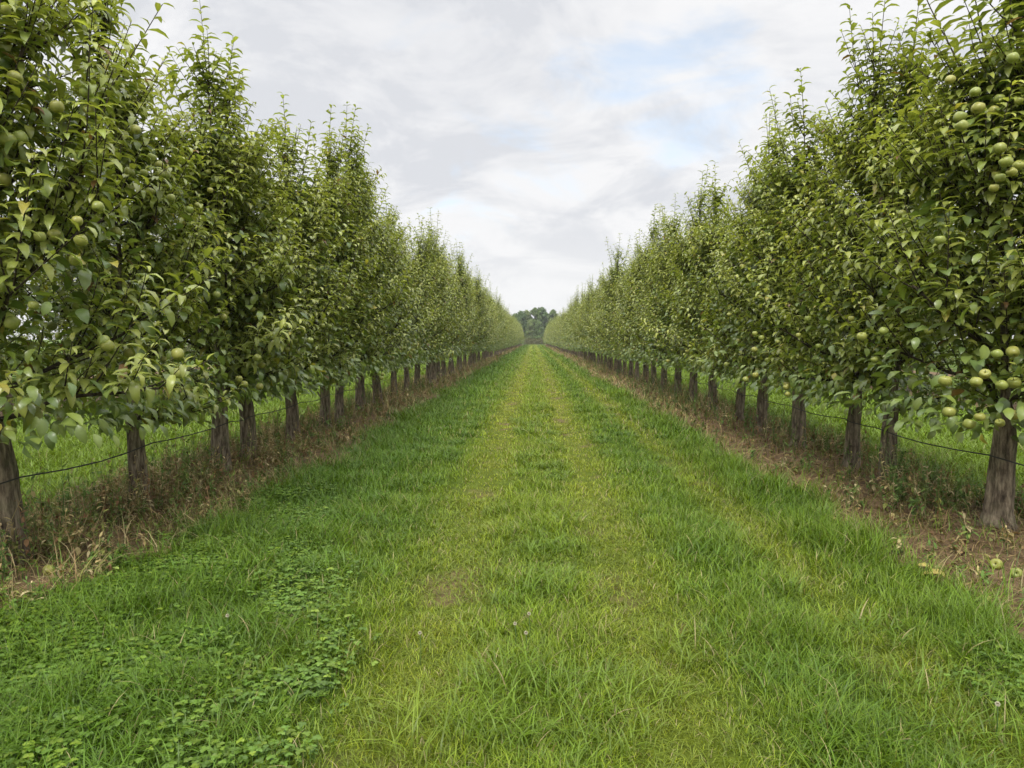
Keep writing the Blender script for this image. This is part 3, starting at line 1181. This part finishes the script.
# ------------------------------------------------------------------ training wires
for side, X, base, ys in (('left', XL, .49, LEFT_Y), ('right', XR, .50, RIGHT_Y)):
    pts = []
    yy = [1.0] + list(ys) + list(np.arange(ys[-1] + 4, 60, 5))
    for a, b in zip(yy[:-1], yy[1:]):
        for k in range(4):
            u = k / 4
            pts.append((X * .966 + .02 * math.sin(a * 3 + u * 5), a + (b - a) * u, base - .025 * 4 * u * (1 - u) * min(1, (b - a))))
    V, Q, T = tube(pts, .0043, 6)
    g = Geo()
    g.add(V, Q, T)
    link('trellis_wire', g.mesh('trellis_wire', [M_WIRE]), label=f'dark sagging wire strung low along the trunks of the {side} row', cat='wire', group='wires strung along the rows')

# ------------------------------------------------------------------ small things on the ground
FA = [((996, 572), .66, 'fallen yellow apple on bare soil in front of the nearest right trunk'),
      ((1016, 581), .62, 'fallen apple on bare soil close to the right photo edge'),
      ((49, 581), .6, 'small fallen apple in dry weeds by the nearest left trunk')]
for (px, py), s, lab in FA:
    gx, gy = on_ground(px, py)
    o = link('fallen_apple', APPLES[1], None, lab, 'apple', 'fallen apples')
    o.location = (gx, gy, float(height(np.array([gx]), np.array([gy]))[0]) + .034 * s)
    o.scale = (s,) * 3
    o.rotation_euler = (1.2, .4, rng.random() * 6)

FL = [((747, 577), 'yellow fallen leaf at the grass edge before the bare soil'), ((757, 580), 'pale yellow fallen leaf beside the bare soil, middle of three'),
      ((768, 583), 'cream fallen leaf beside the bare soil, lowest of three'), ((912, 484), 'curled yellow leaf by the weed clump on the right')]
FLY = [((924, 573), 0), ((935, 577), 1), ((945, 580), 2)]
FL = [((917, 572), 'yellow fallen leaf at the grass edge below the bare soil'), ((929, 577), 'pale yellow fallen leaf at the soil edge, middle of three'),
      ((939, 581), 'cream fallen leaf at the soil edge, lowest of three')]
for (px, py), lab in FL:
    gx, gy = on_ground(px, py)
    g = Geo()
    V, Q, K = leaves(np.zeros((1, 3)), np.array([[math.cos(px), math.sin(px), .25]]), np.array([[.1, -.2, 1.]]), np.array([.085]), np.array([.05]), np.array([.9]), np.array([.35]), 5)
    g.add(V, Q, None, np.array([.45, .36, .11]))
    o = link('fallen_leaf', g.mesh('fallen_leaf', [M_WEED]), None, lab, 'leaf', 'yellow fallen leaves at the soil edge')
    o.location = (gx, gy, float(height(np.array([gx]), np.array([gy]))[0]) + .03)

BL = [((529, 633), 'topmost of three small clover flowers close together in the alley middle'), ((515, 640), 'left one of three small clover flowers close together in the alley middle'),
      ((526, 651), 'lowest of three small clover flowers close together in the alley middle'), ((420, 647), 'pale clover flower in the worn left wheel track'),
      ((228, 633), 'white clover flower among the clover leaves on the left'), ((996, 730), 'white clover flower in long grass near the lower right corner'),
      ]
for (px, py), lab in BL:
    gx, gy = on_ground(px, py + 14)
    z = float(height(np.array([gx]), np.array([gy]))[0])
    root = link('clover_flower', None, None, lab, 'flower', 'clover flowers in the grass')
    root.location = (gx, gy, z)
    hh = .10 + .03 * rng.random()
    g = Geo()
    V, Q, T = tube([(0, 0, 0), (.004, .003, hh * .5), (0, 0, hh)], .0016, 5)
    g.add(V, Q, T, (.10, .17, .05))
    link('stem', g.mesh('stem', [M_GRASS]), root)
    g = Geo()
    n = 70
    k = np.arange(n) + .5
    ph = np.arccos(1 - 1.75 * k / n)
    th = math.pi * (1 + 5 ** .5) * k
    D = np.stack([np.cos(th) * np.sin(ph), np.sin(th) * np.sin(ph), np.cos(ph)], 1)
    V, Q, K = leaves(np.array([[0, 0, hh]]) + D * .001, D, np.broadcast_to(np.array([0, 0, 1.]), (n, 3)) + .01, np.full(n, .0070), np.full(n, .0036), np.full(n, .5), np.full(n, .4), 4)
    g.add(V, Q, None)
    link('bloom', g.mesh('bloom', [M_BLOOM]), root)


# ------------------------------------------------------------------ woodland past the end of the alley
def wood_tree(seed, H, Wd, c0):
    r = np.random.default_rng(seed)
    g = Geo()
    V, Q, T = tube([(0, 0, -.2), (.05, .02, H * .3), (.1, 0, H * .62), (.1, .05, H * .9)], [.26, .2, .12, .03], 8)
    g.add(V, Q, T)
    for k in range(9):
        z = H * (.22 + .55 * r.random())
        a = r.random() * 6.28
        ln = Wd * .42
        V, Q, T = tube([(.05, 0, z), (math.cos(a) * ln * .5, math.sin(a) * ln * .5, z + ln * .35), (math.cos(a) * ln, math.sin(a) * ln, z + ln * .6)], [.08, .05, .02], 5)
        g.add(V, Q, T)
    tm = g.mesh('trunk', [M_TWIG])
    g = Geo()
    nb = 60
    u = r.random(nb)
    bz = H * (.14 + .80 * u)
    er = Wd * .5 * np.interp(u, [0, .2, .5, .8, 1], [.85, 1, .92, .6, .22])
    ba = r.random(nb) * 6.28
    br = er * np.sqrt(r.random(nb)) * .9
    bc = np.stack([br * np.cos(ba), br * np.sin(ba), bz], 1)
    per = 110
    idx = np.repeat(np.arange(nb), per)
    n = len(idx)
    d = nrm(r.normal(0, 1, (n, 3)))
    rad = (.45 + .35 * r.random(nb))[idx] * (.55 + .45 * r.random(n)) * Wd / 5.0
    P = bc[idx] + d * rad[:, None] * np.array([1, 1, .75])
    D = nrm(d * .6 + r.normal(0, .6, (n, 3)) + np.array([0, 0, -.2]))
    N = d + np.array([0, 0, .9]) + r.normal(0, .3, (n, 3))
    sz = .30 + .22 * r.random(n)
    col = np.broadcast_to(np.array(c0), (n, 3)) * (.7 + .6 * r.random(nb))[idx][:, None] * (.75 + .5 * r.random(n))[:, None]
    V, Q, K = leaves(P, D, N, sz, sz * .6, .3 + .6 * r.random(n), .2 + 0 * sz, 3)
    g.add(V, Q, None, leaf_cols(col, K, 1))
    return tm, g.mesh('crown', [M_TREE])


KINDS = [(wood_tree(1, 10, 5.2, (.100, .165, .050)), 'dark green round-topped woodland tree past the end of the alley'),
         (wood_tree(2, 10, 4.6, (.135, .195, .060)), 'mid green woodland tree past the end of the alley'),
         (wood_tree(3, 10, 4.0, (.185, .235, .078)), 'pale olive slender woodland tree past the end of the alley')]
firsts = {}


def place_wood(kind, x, y, sc, label=None):
    (tm, cm), lab = KINDS[kind]
    if kind not in firsts:
        root = link('woodland_tree', None)
        link('trunk', tm, root)
        link('crown', cm, root)
        firsts[kind] = (root, list(root.children))
    else:
        f, chs = firsts[kind]
        root = f.copy()
        COL.objects.link(root)
        for ch in chs:
            c = ch.copy()
            COL.objects.link(c)
            c.parent = root
    root.location = (x, y, 0)
    root.rotation_euler = (0, 0, rng.random() * 6.28)
    root.scale = (sc * .95, sc * .95, sc)
    root['label'] = label or lab
    root['category'] = 'tree'
    root['group'] = 'woodland trees closing the alley'


def wx(px, Y):
    return (px - 533.5) * Y / FPX


WOOD = [(521, 196, 8.9, 0, 'dark tree whose top shows above the end of the left row'), (527, 198, 9.3, 2, 'pale tree second from the left row among the far trees'),
        (534.5, 197, 9.9, 1, 'tall tree in the middle of the gap at the end of the alley'), (541, 199, 10.0, 0, 'tall dark tree right of the middle of the far gap'),
        (546, 202, 8.8, 1, 'lower tree beside the end of the right row'), (530, 190, 6.6, 2, 'low pale tree standing in front of the far wood, left of the gap middle'),
        (539, 189, 6.2, 1, 'low bushy tree standing in front of the far wood, right of the gap middle')]
for px, Y, H, kd, lab in WOOD:
    place_wood(kd, wx(px, Y), Y, H / 10, lab)
for k in range(34):
    s = -1 if k % 2 else 1
    px_x = s * (5.2 + 2.6 * (k // 2) + rng.normal(0, .5))
    place_wood(int(rng.integers(0, 3)), px_x, 197 + rng.normal(0, 4), .78 + .2 * rng.random())
gb = Geo()
for k in range(3):
    n = 900
    r = np.random.default_rng(50 + k)
    g = Geo()
    d = nrm(r.normal(0, 1, (n, 3)) + np.array([0, 0, .4]))
    d[:, 2] = np.abs(d[:, 2])
    P = d * np.array([1.5, .9, .85]) * (.4 + .6 * r.random((n, 1)))
    sz = .12 + .12 * r.random(n)
    col = np.array([.13, .125, .045]) * (.6 + .7 * r.random((n, 1)))
    V, Q, K = leaves(P, nrm(d + r.normal(0, .6, (n, 3))), d + np.array([0, 0, .8]), sz, sz * .6, .5 + 0 * sz, .2 + 0 * sz, 3)
    g.add(V, Q, None, leaf_cols(np.broadcast_to(col, (n, 3)), K, 1))
    o = link('shrub', g.mesh('shrub', [M_TREE]), None, ['low olive shrub at the foot of the far wood, left of three', 'low olive shrub at the foot of the far wood, middle of three',
                                                        'low olive shrub at the foot of the far wood, right of three'][k], 'shrub', 'shrubs before the far wood')
    o.location = (wx(528 + 6 * k, 178), 178 + k, 0)
    o.scale = (1.15, 1, 1.7)

# ------------------------------------------------------------------ air
def build_haze():
    x0, x1, y0, y1, z0, z1 = -230, 230, -60, 240, -1.6, 13
    V = [(x, y, z) for z in (z0, z1) for y in (y0, y1) for x in (x0, x1)]
    Q = [(0, 2, 3, 1), (4, 5, 7, 6), (0, 1, 5, 4), (2, 6, 7, 3), (0, 4, 6, 2), (1, 3, 7, 5)]
    m = bpy.data.materials.new('haze')
    m.use_nodes = True
    t = m.node_tree
    t.nodes.remove(t.nodes['Principled BSDF'])
    v = t.nodes.new('ShaderNodeVolumePrincipled')
    v.inputs['Color'].default_value = (.92, .94, .97, 1)
    v.inputs['Density'].default_value = HAZE
    t.links.new(v.outputs[0], t.nodes['Material Output'].inputs['Volume'])
    link('haze', mesh_np('haze', np.array(V, float), np.array(Q), None, None, [m], smooth=False), kind='stuff')


HAZE = .00045
if HAZE:
    build_haze()

# ------------------------------------------------------------------ light
SUN_EL, SUN_AZ = R(48), R(195)      # azimuth measured clockwise from +Y: high, behind and to the left
w = bpy.data.worlds.new('World')
S.world = w
w.use_nodes = True
nt = w.node_tree
bg = nt.nodes['Background']
bg.inputs['Strength'].default_value = .1
sky = N_(nt, 'ShaderNodeTexSky', sky_type='NISHITA')
sky.sun_disc = False
sky.sun_elevation = SUN_EL
sky.sun_rotation = SUN_AZ
sky.air_density = 1
sky.dust_density = 1.2
tc = N_(nt, 'ShaderNodeTexCoord')
sep = N_(nt, 'ShaderNodeSeparateXYZ')
nt.links.new(tc.outputs['Generated'], sep.inputs[0])


def math_n(op, a, b=None, clamp=False):
    n = N_(nt, 'ShaderNodeMath', operation=op, use_clamp=clamp)
    for i, v in enumerate((a, b)):
        if v is None:
            continue
        if isinstance(v, (int, float)):
            n.inputs[i].default_value = v
        else:
            nt.links.new(v, n.inputs[i])
    return n.outputs[0]


zc = math_n('MAXIMUM', sep.outputs['Z'], 0.0)
zp = math_n('ADD', zc, .34)
cu = math_n('DIVIDE', sep.outputs['X'], zp)
cv = math_n('DIVIDE', sep.outputs['Y'], zp)
comb = N_(nt, 'ShaderNodeCombineXYZ')
nt.links.new(cu, comb.inputs[0])
nt.links.new(cv, comb.inputs[1])
SKY_OFF = (3.1, 1.7, 0)


def cloud_noise(scale, detail, off, stretch=(1, 1.5, 1)):
    mp = N_(nt, 'ShaderNodeMapping')
    mp.inputs['Location'].default_value = off
    mp.inputs['Scale'].default_value = stretch
    nt.links.new(comb.outputs[0], mp.inputs['Vector'])
    n = N_(nt, 'ShaderNodeTexNoise')
    n.inputs['Scale'].default_value = scale
    n.inputs['Detail'].default_value = detail
    n.inputs['Roughness'].default_value = .6
    n.inputs['Distortion'].default_value = .5
    nt.links.new(mp.outputs[0], n.inputs['Vector'])
    return n.outputs['Fac']


def ramp(v, a, b, lo=0., hi=1.):
    n = N_(nt, 'ShaderNodeMapRange', interpolation_type='SMOOTHSTEP')
    n.inputs['From Min'].default_value = a
    n.inputs['From Max'].default_value = b
    n.inputs['To Min'].default_value = lo
    n.inputs['To Max'].default_value = hi
    nt.links.new(v, n.inputs['Value'])
    return n.outputs[0]


def spot(direction, inner, outer):
    """1 around a direction of the sky, falling to 0"""
    d = N_(nt, 'ShaderNodeVectorMath', operation='DOT_PRODUCT')
    nt.links.new(tc.outputs['Generated'], d.inputs[0])
    d.inputs[1].default_value = Vector(direction).normalized()
    return ramp(d.outputs['Value'], math.cos(R(outer)), math.cos(R(inner)))


nA = cloud_noise(2.6, 9, SKY_OFF, (1, 1.25, 1))                 # cover
nB = cloud_noise(2.9, 9, (7.3, 4.1, 0), (1, 1.2, 1))            # billows
nC = cloud_noise(2.9, 5, (7.3, 4.1 + .085, .0), (1, 1.2, 1))    # the same billows a little farther on: tops against bases
gapA = spot(ray(690, 88), .5, 8)
gapB = spot(ray(500, 145), .5, 9)
gapC = spot(ray(590, 66), .5, 5)
gaps = math_n('ADD', gapA, math_n('ADD', math_n('MULTIPLY', gapB, .6), math_n('MULTIPLY', gapC, .45)), True)
dens = math_n('SUBTRACT', math_n('ADD', nA, .20), math_n('MULTIPLY', gaps, .25))
cover = math_n('ADD', .30, math_n('MULTIPLY', ramp(dens, .38, .60), .69))
greyA = spot(ray(440, -40), 1, 17)
emb = math_n('MULTIPLY', math_n('SUBTRACT', nB, nC), 1.5)
shade = math_n('SUBTRACT', math_n('ADD', ramp(nB, .36, .62), emb), math_n('MULTIPLY', greyA, .55), True)
cl = N_(nt, 'ShaderNodeMix', data_type='RGBA')
cl.inputs['A'].default_value = (4.55, 4.65, 4.9, 1)
cl.inputs['B'].default_value = (5.8, 5.8, 5.86, 1)
nt.links.new(shade, cl.inputs['Factor'])
# thin veil low over the horizon
hz = N_(nt, 'ShaderNodeMix', data_type='RGBA')
nt.links.new(ramp(sep.outputs['Z'], .0, .20, .85, 0), hz.inputs['Factor'])
nt.links.new(cl.outputs['Result'], hz.inputs['A'])
hz.inputs['B'].default_value = (5.85, 5.85, 5.87, 1)
skyl = N_(nt, 'ShaderNodeMix', data_type='RGBA', blend_type='ADD')
skyl.inputs['Factor'].default_value = 1
skyl.inputs['B'].default_value = (2.0, 2.0, 1.7, 1)      # thin haze lightens the blue between the clouds
nt.links.new(sky.outputs[0], skyl.inputs['A'])
mixc = N_(nt, 'ShaderNodeMix', data_type='RGBA')
nt.links.new(cover, mixc.inputs['Factor'])
nt.links.new(skyl.outputs['Result'], mixc.inputs['A'])
nt.links.new(hz.outputs['Result'], mixc.inputs['B'])
# overcast skies are brightest overhead
up = N_(nt, 'ShaderNodeVectorMath', operation='SCALE')
nt.links.new(mixc.outputs['Result'], up.inputs[0])
nt.links.new(ramp(sep.outputs['Z'], .40, .95, 1.0, 3.5), up.inputs['Scale'])
nt.links.new(up.outputs[0], bg.inputs['Color'])

sl = bpy.data.lights.new('sun', 'SUN')
sl.energy = 1.5
sl.angle = R(14)
sl.color = (1, .965, .90)
sun = bpy.data.objects.new('sun', sl)
COL.objects.link(sun)
d = Vector((math.sin(SUN_AZ) * math.cos(SUN_EL), math.cos(SUN_AZ) * math.cos(SUN_EL), math.sin(SUN_EL)))
sun.rotation_euler = d.to_track_quat('Z', 'Y').to_euler()

# ------------------------------------------------------------------ render settings
S.render.engine = 'CYCLES'
S.view_settings.view_transform = 'Standard'
S.view_settings.look = 'None'
S.view_settings.exposure = 0.7
S.view_settings.gamma = 1
c = S.cycles
c.max_bounces = 6
c.diffuse_bounces = 3
c.glossy_bounces = 2
c.transmission_bounces = 4
c.transparent_max_bounces = 4
c.caustics_reflective = False
c.caustics_refractive = False
c.use_denoising = True
